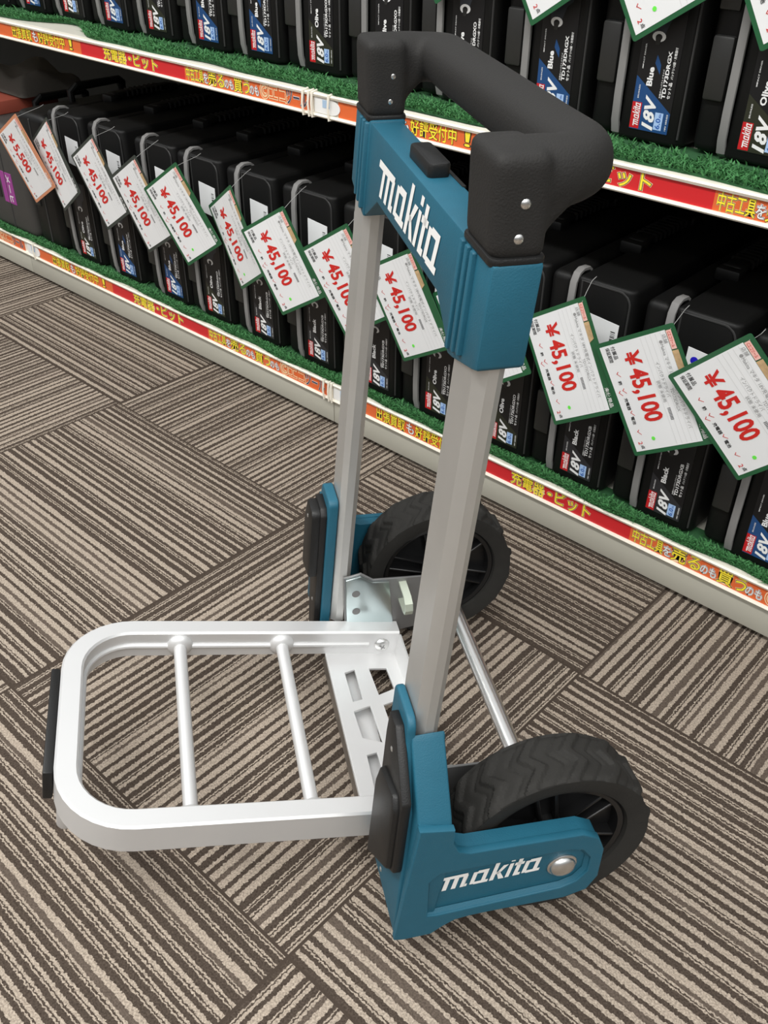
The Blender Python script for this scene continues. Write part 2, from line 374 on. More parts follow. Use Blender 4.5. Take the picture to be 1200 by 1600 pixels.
# ------------------------------------------------------------------ artificial turf on both decks
def turf(z, x0, x1, label, yb, front):
    t = empty('artificial_turf', ((x0+x1)/2, YS+.05, z), 0, label, 'turf'); t['kind'] = 'stuff'
    O = V(-(x0+x1)/2, -(YS+.05), -z)
    bm = NB(); n = 160; a = []; b_ = []
    for i in range(n+1):
        x = x0+(x1-x0)*i/n
        a.append((x, front(x))); b_.append((x, yb+.02))
    pts = a+b_[::-1]
    prism(bm, pts, lambda u, v, w: V(u, v, w)+O, z+.0002, z+.003); mk('turf_backing', bm, 'turf_base', t, smooth=False)
    bm = NB()
    for i in range(int((x1-x0)*9000)):
        x = random.uniform(x0, x1); y0 = front(x); y = y0+abs(random.gauss(0, .35))*(yb-y0)
        if y > yb+.02: continue
        h = random.uniform(.004, .009); an = random.uniform(0, 2*PI); w = random.uniform(.0008, .0016)
        dx, dy = math.cos(an)*w, math.sin(an)*w
        lx, ly = random.gauss(0, .006), random.gauss(-.002, .006)
        p = V(x, y, z+.002)+O; mpt = p+V(lx*.4, ly*.4, h*.7); tip = p+V(lx, ly, h)
        v = [bm.verts.new(q) for q in (p-V(dx, dy, 0), p+V(dx, dy, 0), mpt+V(dx, dy, 0)*.8, mpt-V(dx, dy, 0)*.8, tip)]
        bm.faces.new((v[0], v[1], v[2], v[3])); bm.faces.new((v[3], v[2], v[4]))
    g = mk('turf_blades', bm, 'turf', t, smooth=False); g['kind'] = 'stuff'
turf(ZL, -1.25, 1.7, 'green artificial turf runner lining the front of the bottom shelf', YS+.03, lambda x: YS+.004+.0025*math.sin(x*19)+.002*math.sin(x*47+1))
def upfront(x):
    y = YS+.013+.006*math.sin(x*11+.6)+.004*math.sin(x*29)
    y += .05*math.exp(-((x+.40)/.10)**2)
    return y
turf(ZU, -1.1, 1.7, 'green artificial turf runner lining the front of the upper shelf', YS+.085, upfront)

# ================================================================== TOOL CASES
def make_label(kind, parent):
    word, model, colm = {'blue': ('Blue', 'TD173DRGX', 'lab_blue'), 'olive': ('Olive', 'TD173DRGXO', 'lab_olive'), 'black': ('Black', 'TD173DRGXB', 'lab_black')}[kind]
    e = .0006
    def F(d): return lambda u, v, w=0: V(u, -e-d, v)
    UP, RT = V(0, 0, 1), V(-1, 0, 0)
    bm = NB(); prism(bm, rrect(.0190, .0150, .0700, .172, .002, 3), lambda u, v, w: V(u, w, v), -e, .004); lab = mk('product_label', bm, 'lab', parent, smooth=False)
    def flat(nm, pts, m, d): 
        bm = NB(); poly(bm, [F(d)(*p) for p in pts]); return mk(nm, bm, m, lab, smooth=False)
    flat('colour_field', [(.0195, .0155), (.0695, .0155), (.0695, .0385), (.0195, .0740)], colm, .00015)
    if kind == 'blue':
        flat('colour_field', [(.040, .089), (.0415, .098), (.0478, .088), (.0478, .078)], colm, .00015)
    flat('brand_box', [(.0195, .0165), (.0318, .0165), (.0318, .0455), (.0195, .0455)], 'lab_red', .0003)
    flat('amp_box', [(.0508, .0187), (.0612, .0187), (.0612, .0378), (.0508, .0378)], 'lab_box', .0003)
    bm = NB()
    def tx(s, u, v0, v1, h, off=.02, shear=0, d=.0005, b=bm): text(b, s, F(d)(u, v0), UP, RT, h, v1-v0, off, 2, shear)
    wordmark(bm, F(.0005)(.0305, .0180), UP, RT, .0066, .0265)
    tx('18V', .0495, .0180, .0535, .0195, .035, .25); tx(word, .0400, .0650, .0650+.0048*len(word), .0098, .035)
    tx(model, .0592, .0535, .1030, .0064, .03); tx('セット品', .0652, .0540, .0715, .0046, .02); tx('バッテリ×2個・充電器付', .0652, .075, .108, .0036, .015)
    tx('充電式インパクトドライバ', .0535, .0535, .084, .0022, .01); tx('BRUSHLESS', .0262, .050, .0645, .0024, .01); tx('IMPACT DRIVER', .0262, .082, .108, .0022, .01)
    tx('18V SERIES', .0672, .0195, .0375, .0026, .01)
    mk('label_lettering', bm, 'lab_white', lab, smooth=False)
    bm = NB(); text(bm, '6.0', F(.0005)(.0588, .0200), UP, RT, .0085, .0115, .02, 2); text(bm, 'Ah', F(.0005)(.0588, .0322), UP, RT, .0042, .0045, .01, 2); mk('amp_lettering', bm, 'lab_boxtext', lab, smooth=False)
    # printed picture of the driver nose, pointing down
    flat('tool_picture', [(.0310, .116), (.0450, .116), (.0520, .134), (.0600, .140), (.0640, .171), (.0330, .171), (.0290, .134)], 'lab_tool', .0002)
    flat('tool_picture', [(.0395+.0085*math.cos(a*PI/8), .1165+.0055*math.sin(a*PI/8)) for a in range(16)], 'lab_white', .0004)
    flat('tool_picture', [(.0395+.0042*math.cos(a*PI/8), .1158+.0034*math.sin(a*PI/8)) for a in range(16)], 'lab', .0005)
    flat('tool_picture', [(.0365, .108), (.0415, .108), (.0432, .1165), (.0352, .1165)], 'latch', .0006)
    return lab
def make_case(kind, sticker):
    root = empty('tool_case')
    D = .385
    bm = NB(); box(bm, -.0395, -.0058, .005, D, .003, .302, .010, 3)
    lid = mk('lid', bm, 'case', root)
    bm = NB(); box(bm, -.035, -.0100, -.0005, .02, .060, .126, .003); box(bm, -.036, -.012, .002, .02, .150, .21, .002); mk('latch', bm, 'latch', lid)
    bm = NB()
    prism(bm, [(.004, 0), (.010, .0002), (.016, .0), (.08, 0), (.088, .010), (.088, D-.01), (.08, D), (.004, D)], lambda u, v, w: V(u, v, w), .002, .306, .006, 3)
    body = mk('body', bm, 'case', root)
    bm = NB()
    pth = [V(.0118, .0005, .150), V(.0118, .0005, .3015), V(.030, .0005, .3015)]+[V(x, .0005, z) for x, z in arc(.0660, .2845, .017, 90, 0, 6)]+[V(.083, .0005, .200), V(.083, .001, .012)]
    tube(bm, pth, .0014, 6); mk('panel_ridge', bm, 'rim', body)
    bm = NB()
    pth = [V(0, .03, .0012), V(0, .012, .002), V(0, .003, .008), V(0, -.0015, .022), V(0, -.0030, .05), V(0, -.0030, .27), V(0, -.001, .296), V(0, .005, .3065), V(0, .014, .3100), V(0, .028, .3085), V(0, .034, .3040)]
    sweep(bm, pth, [(-.0048, -.002), (.0048, -.002), (.0048, .0014), (.0036, .002), (-.0036, .002), (-.0048, .0014)], V(0, -1, .02)); mk('seam_band', bm, 'seam', root, 30)
    bm = NB()
    for y in (.135, .285): box(bm, -.010, .024, y-.012, y+.012, .300, .318, .004)
    box(bm, -.006, .020, .135, .285, .309, .320, .004, 3)
    for i in range(8): box(bm, -.0095, .0235, .165+i*.012, .171+i*.012, .309, .3212, .002, 1)
    mk('carry_handle', bm, 'case2', root)
    lab = make_label(kind, body)
    if sticker:
        bm = NB(); prism(bm, [(.0295, .262), (.0735, .258), (.0725, .205), (.0285, .209)], lambda u, v, w: V(u, w, v), -.0007, .003); st = mk('stock_sticker', bm, 'sticker', body, smooth=False)
        bm = NB(); zz = .0
        for i, w in enumerate([1, 2, 1, 3, 1, 1, 2, 1, 3, 1, 2, 1, 1, 2]):
            z = .215+i*.0024; poly(bm, [V(.063, -.0009, z), V(.0695, -.0009, z), V(.0695, -.0009, z+.0007*w), V(.063, -.0009, z+.0007*w)])
        mk('barcode', bm, 'ink', st, smooth=False)
    return root
protos = {}
def copy_tree(o, parent=None):
    c = o.copy(); COL.objects.link(c); c.parent = parent
    for ch in list(o.children):
        if not ch.name.startswith('hanging_string'): copy_tree(ch, c)
    return c
used = {}
def place_case(kind, sticker, x, y, z, label, group, rz=0):
    k = (kind, sticker)
    if k not in protos: protos[k] = make_case(kind, sticker); o = protos[k]
    else: o = copy_tree(protos[k])
    o.location = (x, y, z); o.rotation_euler = (0, 0, rz); tag(o, label, 'tool case', group)
    return o
ZCL = ZL+.0032
GL, GU = 'black tool cases on the bottom shelf', 'black tool cases on the upper shelf'
lower = [(-.457, 'olive', 'black tool case, leftmost one with a grey band on the bottom shelf'), (-.312, 'blue', 'black tool case, second grey-banded one from the left on the bottom shelf'),
 (-.156, 'blue', 'black tool case, third from the left on the bottom shelf, vivid blue label'), (-.027, 'olive', 'black tool case, fourth from the left on the bottom shelf, olive label'),
 (.111, 'black', 'black tool case, fifth from the left on the bottom shelf, charcoal Black label'), (.252, 'black', 'black tool case on the bottom shelf just left of the far upright'),
 (.392, 'black', 'black tool case on the bottom shelf partly hidden by the far upright'), (.522, 'olive', 'black tool case, olive label, on the bottom shelf seen between the two uprights'),
 (.652, 'olive', 'black tool case, olive label, on the bottom shelf half hidden by the near upright'), (.781, 'black', 'black tool case on the bottom shelf, first full one right of the near upright'),
 (.921, 'black', 'black tool case on the bottom shelf, blue dot on its white sticker'), (1.062, 'blue', 'black tool case with blue label at the right edge of the bottom shelf'),
 (1.200, 'black', 'black tool case cut off by the right picture edge on the bottom shelf')]
for x, k, lb in lower: place_case(k, True, x, .2315, ZCL, lb, GL)
dot = NB(); dome(dot, V(0, 0, 0), V(0, -1, 0), .0052, .0004, 18, 2); d = mk('round_sticker', dot, 'dotb'); d.location = (.921+.0405, .2315-.0009, ZCL+.2465)
for o in COL.objects:
    if o.get('label', '').endswith('blue dot on its white sticker'):
        d.parent = o; d.location = (.0405, -.0009, .2465)
upper = [(-.733, 'blue', 'black tool case in the top left corner of the picture'), (-.595, 'blue', 'black tool case, second from the left along the upper shelf, blue label corner'), (-.457, 'olive', 'black tool case, third from the left along the upper shelf'),
 (-.316, 'blue', 'black tool case, fourth from the left along the upper shelf'), (-.186, 'olive', 'black tool case, fifth from the left along the upper shelf, dark label'), (-.046, 'blue', 'black tool case on the upper shelf, left one of two adjoining vivid blue labels'),
 (.087, 'blue', 'black tool case on the upper shelf, right one of two adjoining vivid blue labels'), (.222, 'olive', 'black tool case, Olive label, on the upper shelf left of the handle grip'), (.358, 'olive', 'black tool case on the upper shelf just above the far end of the grip'),
 (.496, 'olive', 'black tool case on the upper shelf seen through the opening of the handle grip'), (.637, 'blue', 'black tool case, blue label, on the upper shelf half covered by the grip bar'), (.775, 'blue', 'black tool case, full Blue label, on the upper shelf just right of the grip'),
 (.913, 'olive', 'black tool case, Olive label, at the right end of the upper shelf'), (1.052, 'olive', 'black tool case cut off at the top right corner of the picture')]
for x, k, lb in upper: place_case(k, False, x, .2865, ZU+.0032, lb, GU)

# older cases and oddments at the far left of the bottom shelf
def old_case(x0, x1, y, h, label, purple=False):
    t = empty('tool_case', ((x0+x1)/2, y, ZCL), 0, label, 'tool case', 'older cases at the left end')
    w = (x1-x0)/2
    bm = NB(); box(bm, -w, w, 0, .36, 0, h, .016, 4); b = mk('body', bm, 'old' if purple else 'case2', t)
    bm = NB(); box(bm, -.002, .002, -.0015, .01, .01, h-.012, .001, 1); mk('seam_band', bm, 'rim', t)
    bm = NB(); box(bm, -w*.8, -w*.35, -.003, .01, h*.3, h*.6, .003); mk('latch', bm, 'latch', t)
    bm = NB(); tube(bm, [(-.02, .12, h-.004), (-.02, .12, h+.022), (-.012, .13, h+.03), (-.012, .24, h+.03), (-.02, .25, h+.022), (-.02, .25, h-.004)], .008, 10); mk('carry_handle', bm, 'case', t)
    if purple:
        bm = NB(); box(bm, -.0215, .0285, -.0012, .004, .065, .135, .0005, 1); lb = mk('product_label', bm, 'purple', t)
        bm = NB(); text(bm, 'メーヒ', V(.0055, -.0016, .130), V(0, 0, -1), V(1, 0, 0), .02, .06, .02, 3); mk('label_lettering', bm, 'lab_white', lb, smooth=False)
    return t
old_case(-.612, -.508, .2300, .285, 'plain black case, no grey band, behind the orange-bordered 5,500 yen card')
old_case(-.800, -.622, .2250, .240, 'charcoal case with a purple label at the left picture edge', True)
t = empty('carton', (-.835, .30, ZCL+.2405), 0, 'rust red carton lying on top of the charcoal case at the left edge', 'carton')
bm = NB(); box(bm, -.075, .075, -.045, .12, 0, .028, .002); mk('box_body', bm, 'brown', t)
bm = NB(); box(bm, -.055, .05, -.0462, -.045, .006, .02); mk('box_label', bm, 's_cream', t, smooth=False)
bm = NB(); n = 22
for i in range(n+1):
    for j in range(n+1):
        u, v = i/n, j/n
        e = min(1, 4*min(u, 1-u, v, 1-v)*2)
        bm.verts.new(V((u-.5)*.20, (v-.5)*.16, .002+.040*e**.6*(1+.35*math.sin(7*u+3*v)*math.cos(5*v-2*u))))
bm.verts.ensure_lookup_table()
for i in range(n):
    for j in range(n): bm.faces.new([bm.verts[q] for q in (i*(n+1)+j, (i+1)*(n+1)+j, (i+1)*(n+1)+j+1, i*(n+1)+j+1)])
bmesh.ops.solidify(bm, geom=bm.faces[:], thickness=.002)
o = mk('cloth_bag', bm, 'cloth', None, 60); o.location = (-.835, .40, ZCL+.2695); tag(o, 'crumpled grey cloth bag on top of the carton at far left', 'bag')

# ================================================================== PRICE CARDS
CW, CH = .152, .114
def make_card(price, border, variant=0):
    root = empty('price_card')
    E = lambda d: (lambda u, v: V(u-CW/2, v-CH/2, d))
    bm = NB(); prism(bm, rrect(-CW/2, -CH/2, CW/2, CH/2, .003, 3), lambda u, v, w: V(u, v, w), -.0010, 0); sheet = mk('laminated_sheet', bm, border, root, smooth=False)
    bw = .0055
    bm = NB(); box(bm, -CW/2+bw, CW/2-bw, -CH/2+bw, CH/2-.0135, 0, .0003); pap = mk('paper', bm, 'paper', sheet, smooth=False)
    AX, AY = V(1, 0, 0), V(0, 1, 0)
    bm = NB(); text(bm, '¥', E(.0007)(.020, .0360), AX, AY, .0300, .0160, .022, 3)
    text(bm, price, E(.0007)(.042, .0350), AX, AY, .0350, .0124*len(price.replace(',', ''))+.006, .032, 3)
    text(bm, '2', E(.0007)(.134, .0125), AX, AY, .0085, None, .01, 2)
    for x in (.040, .062, .064, .092, .118):
        y0 = .0165 if x != .064 else .010
        poly(bm, [E(.0006)(x, y0+.003), E(.0006)(x+.0025, y0), E(.0006)(x+.0033, y0), E(.0006)(x+.0008, y0+.0036)]); poly(bm, [E(.0006)(x+.0025, y0), E(.0006)(x+.0074, y0+.0046), E(.0006)(x+.0070, y0+.0052), E(.0006)(x+.0022, y0+.0008)])
    mk('price_lettering', bm, 'price', pap, smooth=False)
    bm = NB()
    for yy in (.0655, .0725, .0795, .0865, .0935): poly(bm, [E(.0005)(.007, yy), E(.0005)(CW-.007, yy), E(.0005)(CW-.007, yy+.0003), E(.0005)(.007, yy+.0003)])
    mk('ruled_lines', bm, 'faint', pap, smooth=False)
    bm = NB()
    text(bm, '●Makita マキタ 18V充電式インパクトドライバ', E(.0006)(.016, .0885), AX, AY, .0062, .112, 0, 2)
    text(bm, 'TD173DRGX' if price == '45,100' else 'マルチケース', E(.0006)(.075, .0815), AX, AY, .0062, .030, 0, 2)
    text(bm, 'インパクトドライバ', E(.0006)(.040, .0745), AX, AY, .0062, .045, 0, 2)
    text(bm, '状態 未使用', E(.0006)(.062, .0675), AX, AY, .0055, .028, 0, 2)
    text(bm, '店舗', E(.0006)(.010, .0950), AX, AY, .0058, None, 0, 2)
    mk('description_lettering', bm, 'greyink', pap, smooth=False)
    bm = NB()
    text(bm, '付属品', E(.0006)(.008, .0215), AX, AY, .0068, .0165, .01, 2); text(bm, '保証期間', E(.0006)(.008, .0135), AX, AY, .0064, .0190, .01, 2)
    for x, s in ((.052, '箱'), (.075, '充電器'), (.100, '電池'), (.139, '点')): text(bm, s, E(.0006)(x, .0150), AX, AY, .0055, None, .02, 2)
    for i in range(9): poly(bm, [E(.0006)(.098+i*.0018, .0690), E(.0006)(.0988+i*.0018, .0690), E(.0006)(.0988+i*.0018, .0735), E(.0006)(.098+i*.0018, .0735)])
    mk('small_lettering', bm, 'ink', pap, smooth=False)
    bm = NB(); poly(bm, [E(.0006)(.0065, .1015), E(.0006)(.0300, .1015), E(.0006)(.0300, .1085), E(.0006)(.0065, .1085)]); lg = mk('shop_mark', bm, 'pink', sheet, smooth=False)
    bm = NB(); text(bm, 'Cエコツール', E(.0008)(.0085, .1030), AX, AY, .0055, .019, .01, 2); mk('mark_lettering', bm, 'price', lg, smooth=False)
    bm = NB(); poly(bm, [E(.0006)(.0315, .1010), E(.0006)(.058, .1010), E(.0006)(.054, .1095), E(.0006)(.0315, .1095)]); mk('camouflage_print', bm, 'camo', sheet, smooth=False)
    bm = NB(); text(bm, '未使用品', E(.0006)(.118, .1035), AX, AY, .0070, .026, .01, 2); mk('border_lettering', bm, 's_white', sheet, smooth=False)
    if variant:
        bm = NB(); poly(bm, [E(.0007)(.1325+.0026*math.cos(a*PI/8), .0360+.0026*math.sin(a*PI/8)) for a in range(16)]); mk('round_sticker', bm, 'dotg', pap, smooth=False)
    return root
CARDS = {1: ([-0.5014, 0.1763, 0.3041], [0.4854, 0.108, -0.8674], [0.8735, -0.0244, 0.4858]), 2: ([-0.4052, 0.1871, 0.3092], [0.5392, -0.0162, -0.8419], [0.8372, -0.0968, 0.538]), 3: ([-0.2486, 0.1863, 0.3066], [0.518, 0.0438, -0.8541], [0.8551, -0.0431, 0.5164]), 4: ([-0.115, 0.1853, 0.2952], [0.5142, 0.0648, -0.8551], [0.8575, -0.0429, 0.5124]), 5: ([0.0048, 0.1861, 0.3038], [0.5421, 0.1202, -0.8315], [0.831, 0.069, 0.5518]), 6: ([0.1454, 0.1904, 0.2958], [0.5362, -0.0447, -0.8427], [0.8218, -0.1993, 0.5335]), 7: ([0.2669, 0.1856, 0.2884], [0.5156, 0.0769, -0.8532], [0.8497, 0.0802, 0.5208]), 8: ([0.4104, 0.1861, 0.2957], [0.5373, 0.0956, -0.8378], [0.8373, 0.0568, 0.5435]), 9: ([0.536, 0.1871, 0.2928], [0.5089, 0.0471, -0.8594], [0.8604, -0.0532, 0.5066]), 10: ([0.6709, 0.187, 0.2966], [0.558, -0.0284, -0.8292], [0.8295, 0.0411, 0.5568]), 11: ([0.8134, 0.1899, 0.2982], [0.5388, -0.1032, -0.8359], [0.833, -0.0814, 0.547]), 12: ([0.9362, 0.1892, 0.3017], [0.5402, -0.005, -0.8414], [0.8411, -0.0201, 0.5402]), 13: ([1.0497, 0.1876, 0.3226], [0.6965, 0.113, -0.7084], [0.711, 0.0232, 0.7026])}
SHIFT = {4: .003, 5: .010, 7: .012, 8: .004, 9: .005, 12: .016, 13: .019}   # hang a little further out where one card lies over the next
def at_up(X, Z): return ([X, .262, Z], [.5402, -.01, -.8414], [.8411, -.02, .5402])
for key, (X, Z) in {'u0': (.505, .6766), 'u1': (.6558, .6678), 'u2': (.7963, .667), 'u3': (.9435, .6754)}.items():
    q = at_up(0, 0); c = Vector((X, .262, Z))-Vector(q[1])*(CW/2)+Vector(q[2])*(CH/2); CARDS[key] = (list(c), q[1], q[2])
CLAB = {1: 'orange-bordered price card reading 5,500 at the far left of the bottom shelf', 2: 'dark-bordered 45,100 yen card tucked behind the orange-bordered card',
 3: 'dark-bordered 45,100 yen card, third card from the left', 4: 'dark-bordered 45,100 yen card, fourth card from the left', 5: 'green-bordered 45,100 yen card, fifth from the left, large green bottom corner showing',
 6: 'slim turned 45,100 yen card, sixth from the left', 7: 'broad green-bordered 45,100 yen card left of the far upright', 8: '45,100 yen card cut by the left edge of the far upright',
 9: '45,100 yen card hanging under the teal crossbar between the uprights', 10: '45,100 yen card almost hidden behind the teal collar of the near upright', 11: '45,100 yen card just right of the teal collar, leftmost of three big cards',
 12: '45,100 yen card, middle of the three big cards at the right', 13: '45,100 yen card at the right picture edge, rightmost of three big cards',
 'u0': 'price card whose green corner tip peeps out above the handle grip', 'u1': 'price card corner above the grip bar at the top edge', 'u2': 'price card corner with a green dot at the top edge, middle of three', 'u3': 'price card corner at the top right picture edge'}
cp = {}
for k, (c, ax, ay) in CARDS.items():
    c = Vector(c); ax = Vector(ax).normalized(); ay = Vector(ay); ay = (ay-ax*ay.dot(ax)).normalized(); nz = ax.cross(ay)
    s = SHIFT.get(k, 0); c = CAMP+(c-CAMP)*(1-s/((c-CAMP).dot(f_)))
    typ = ('5,500', 'card_orange', 0) if k == 1 else ('45,100', 'card_dark' if k in (2, 3, 4) else 'card_green', 1 if k in (5, 6, 7, 9, 11, 12, 13, 'u2') else 0)
    if typ not in cp: cp[typ] = make_card(*typ); o = cp[typ]
    else: o = copy_tree(cp[typ])
    o.matrix_world = Matrix(((ax.x, ay.x, nz.x, c.x), (ax.y, ay.y, nz.y, c.y), (ax.z, ay.z, nz.z, c.z), (0, 0, 0, 1)))
    tag(o, CLAB[k], 'price card', 'price cards hanging from the cases')
    # the clear string it hangs by, knotted over the case top
    A = c-ax*(CW/2-.006)+ay*(CH/2-.005)
    top = (V(A.x-.012, .2305, ZL+.3085) if not isinstance(k, str) else V(A.x-.012, .283, ZU+.300))
    bm = NB(); inv = o.matrix_world.inverted()
    pts = [A+nz*.001, A.lerp(top, .5)+V(.001, -.004, 0), top, top+V(.001, .008, .0035)] if not isinstance(k, str) else [A+nz*.001, A.lerp(top, .5)+V(.001, -.004, 0), top]
    tube(bm, [inv @ p for p in pts], .0004, 6); mk('hanging_string', bm, 'string', o)

# ================================================================== THE HAND TRUCK
TH = 235.1113
T = empty('hand_truck', (.96023, -.16388, 0), math.radians(TH), 'teal and silver folding hand truck with a fold-down platform, standing on the striped carpet', 'hand truck')
# local frame: x towards the platform, y towards the viewer, z up
RW = .0972                                    # wheel radius
def xf(z): return .1513-.0860*z               # front plane of the leaning uprights
def UP_(xp, y, z): return V(xf(z)+xp, y, z)
for s in (1, -1):
    # ---- upright tube
    bm = NB()
    y0, y1 = .1450, .1965; c = .006
    prof = [(-.0205+c, y0), (-c, y0), (0, y0+c), (0, y1-c-.002), (-.0015, y1-c), (-c, y1-.0012), (-.0075, y1), (-.0205+c, y1), (-.0205, y1-c), (-.0205, y0+c)]
    lo, hi = [], []
    for xp, y in prof: lo.append(bm.verts.new(UP_(xp, s*y, .07))); hi.append(bm.verts.new(UP_(xp, s*y, .60)))
    for i in range(len(prof)): j = (i+1) % len(prof); bm.faces.new((lo[i], lo[j], hi[j], hi[i]))
    bm.faces.new(lo); bm.faces.new(hi[::-1]); mk('upright', bm, 'alu', T, 25)
# ---- teal head: crossbar, collars and gussets in one moulding
head = empty('handle_head'); head.parent = T
bm = NB(); z_t = .651
def f_bar(u, v, w): return UP_(w, u, v)
pts = [(-.150, z_t), (.150, z_t), (.150, .571), (.136, .573), (.098, .5965), (-.098, .5965), (-.136, .573), (-.150, .571)]
prism(bm, pts, f_bar, -.0265, .0015, .0015, 2)
for s in (1, -1):
    pts = [(s*.1400, z_t+.002), (s*.2005, z_t+.002), (s*.2005, .586), (s*.192, .583), (s*.152, .572), (s*.1400, .570)]
    prism(bm, pts, f_bar, -.0290, .0030, .0025, 2)
    for y in (.1465, .1580, .1690): prism(bm, rrect(s*y-.0028, .577+(y-.1465)*.25, s*y+.0028, z_t, .001, 2), f_bar, -.001, .0062, .0016, 2)
cross = mk('crossbar', bm, 'teal', head)
bm = NB(); wordmark(bm, UP_(.0022, -.0, 0)*0+UP_(.00205, -.1045, .6045), V(0, 1, 0), V(-.0860, 0, 1).normalized(), .0285, .196)
# reading direction runs from the far upright to the near one
mk('wordmark', bm, 'logo', cross, smooth=False)
bm = NB(); prism(bm, rrect(-.001, -.045, .002, .047, .001), lambda u, v, w: UP_(u-.0265, 0, w)+V(0, v, 0), .650, .6515); prism(bm, rrect(-.0185, -.0370, -.0015, .0230, .004, 4), lambda u, v, w: UP_(u-.004, v, w), .650, .6615, .002, 2)
mk('release_button', bm, 'blackp', head)
# ---- black grip: two posts and a rearward loop fused into one rubber moulding
bm = NB()
for s in (1, -1):
    prism(bm, rrect(-.0300, .1432, .0040, .1985, .006, 4), lambda u, v, w: V(xf(.655)+u+(.001 if w > .69 else 0), s*v, w), .6535, .7145, .009, 3)
ctrl = [(.084, .1712, .6940), (.064, .1715, .6955)]+[(.056-.024*math.sin(math.radians(a)), .1475+.0240*math.cos(math.radians(a)), .6965+.000028*a) for a in range(0, 91, 15)]
path = [V(*p) for p in ctrl]; path += [V(.032, .11, .6985), V(.032, 0, .6985), V(.032, -.11, .6985)]+[V(p.x, -p.y, p.z) for p in path[::-1]]
rad = [1.14, 1.08, 1.03, .99, .97, .96, .96, .96, .96, .97, .98, .98]; rad += rad[:9][::-1]
sweep(bm, path, [(.0212*math.copysign(abs(math.cos(t))**.85, math.cos(t)), .0202*math.copysign(abs(math.sin(t))**.85, math.sin(t))) for t in [2*PI*i/24 for i in range(24)]], V(0, 0, 1), sc=rad)
for s in (1, -1):
    prism(bm, [(.090, .660), (.065, .663), (.058, .672), (.046, .684), (.040, .70), (.090, .70)], lambda u, v, w: V(u, w, v), s*.150, s*.1915, .006, 3)
tmp = mk('grip_tmp', bm, 'rubber'); md = tmp.modifiers.new('r', 'REMESH'); md.mode = 'VOXEL'; md.voxel_size = .0028
sm = tmp.modifiers.new('s', 'SMOOTH'); sm.iterations = 6; sm.factor = .5
dg = bpy.context.evaluated_depsgraph_get(); me = bpy.data.meshes.new_from_object(tmp.evaluated_get(dg)); bpy.data.objects.remove(tmp)
me.name = 'grip'; me.polygons.foreach_set('use_smooth', [True]*len(me.polygons)); grip = bpy.data.objects.new('grip', me); COL.objects.link(grip); grip.parent = head
if not me.materials: me.materials.append(M['rubber'])
for s in (1, -1):
    bm = NB(); prism(bm, rrect(-.0305, .1425, .0045, .1995, .006, 4), lambda u, v, w: V(xf(.652)+u, s*v, w), .651, .6565, .0015, 2); mk('grip_collar', bm, 'blackp', head)
for yy in (.1968, -.1448):
    for x, z in ((.0830, .6873), (.0852, .6673)) if yy > 0 else ((.0797, .6873), (.0819, .6673)):
        bm = NB(); dome(bm, V(x-.002, yy+(.0010 if yy > 0 else .0002), z), V(0, 1, 0), .0034, .0018, 16, 4); mk('screw', bm, 'steel', grip)

# ---- fenders
OUT = [(.1560, .0370), (.1480, .0350), (.1230, .0352), (.1120, .0440), (.1005, .0510), (.0860, .0528), (.0637, .0530), (-.0058, .0505), (-.0270, .0570), (-.0355, .0750), (-.0350, .1160), (-.0280, .1340), (-.0120, .1440), (.0920, .1495), (.1030, .1550), (.1085, .1680), (.1085, .1860), (.1372, .1925)]
REC = [(.1280, .0640), (.1280, .1180), (.1180, .1290), (-.0020, .1270), (-.0160, .1220), (-.0255, .1080), (-.0255, .0860), (-.0160, .0720), (-.0010, .0660), (.1180, .0625)]
def inset(pts, d):
    n = len(pts); out = []
    for i in range(n):
        a, b_, c = Vector(pts[i-1]), Vector(pts[i]), Vector(pts[(i+1) % n])
        t1 = (b_-a).normalized(); t2 = (c-b_).normalized(); n1 = Vector((-t1.y, t1.x)); n2 = Vector((-t2.y, t2.x))
        k = (n1+n2); k = k/max(.4, k.dot(n1)) if k.length > 1e-6 else n1
        out.append(tuple(b_+k*d))
    return out
def area2(p): return sum(p[i-1][0]*p[i][1]-p[i][0]*p[i-1][1] for i in range(len(p)))
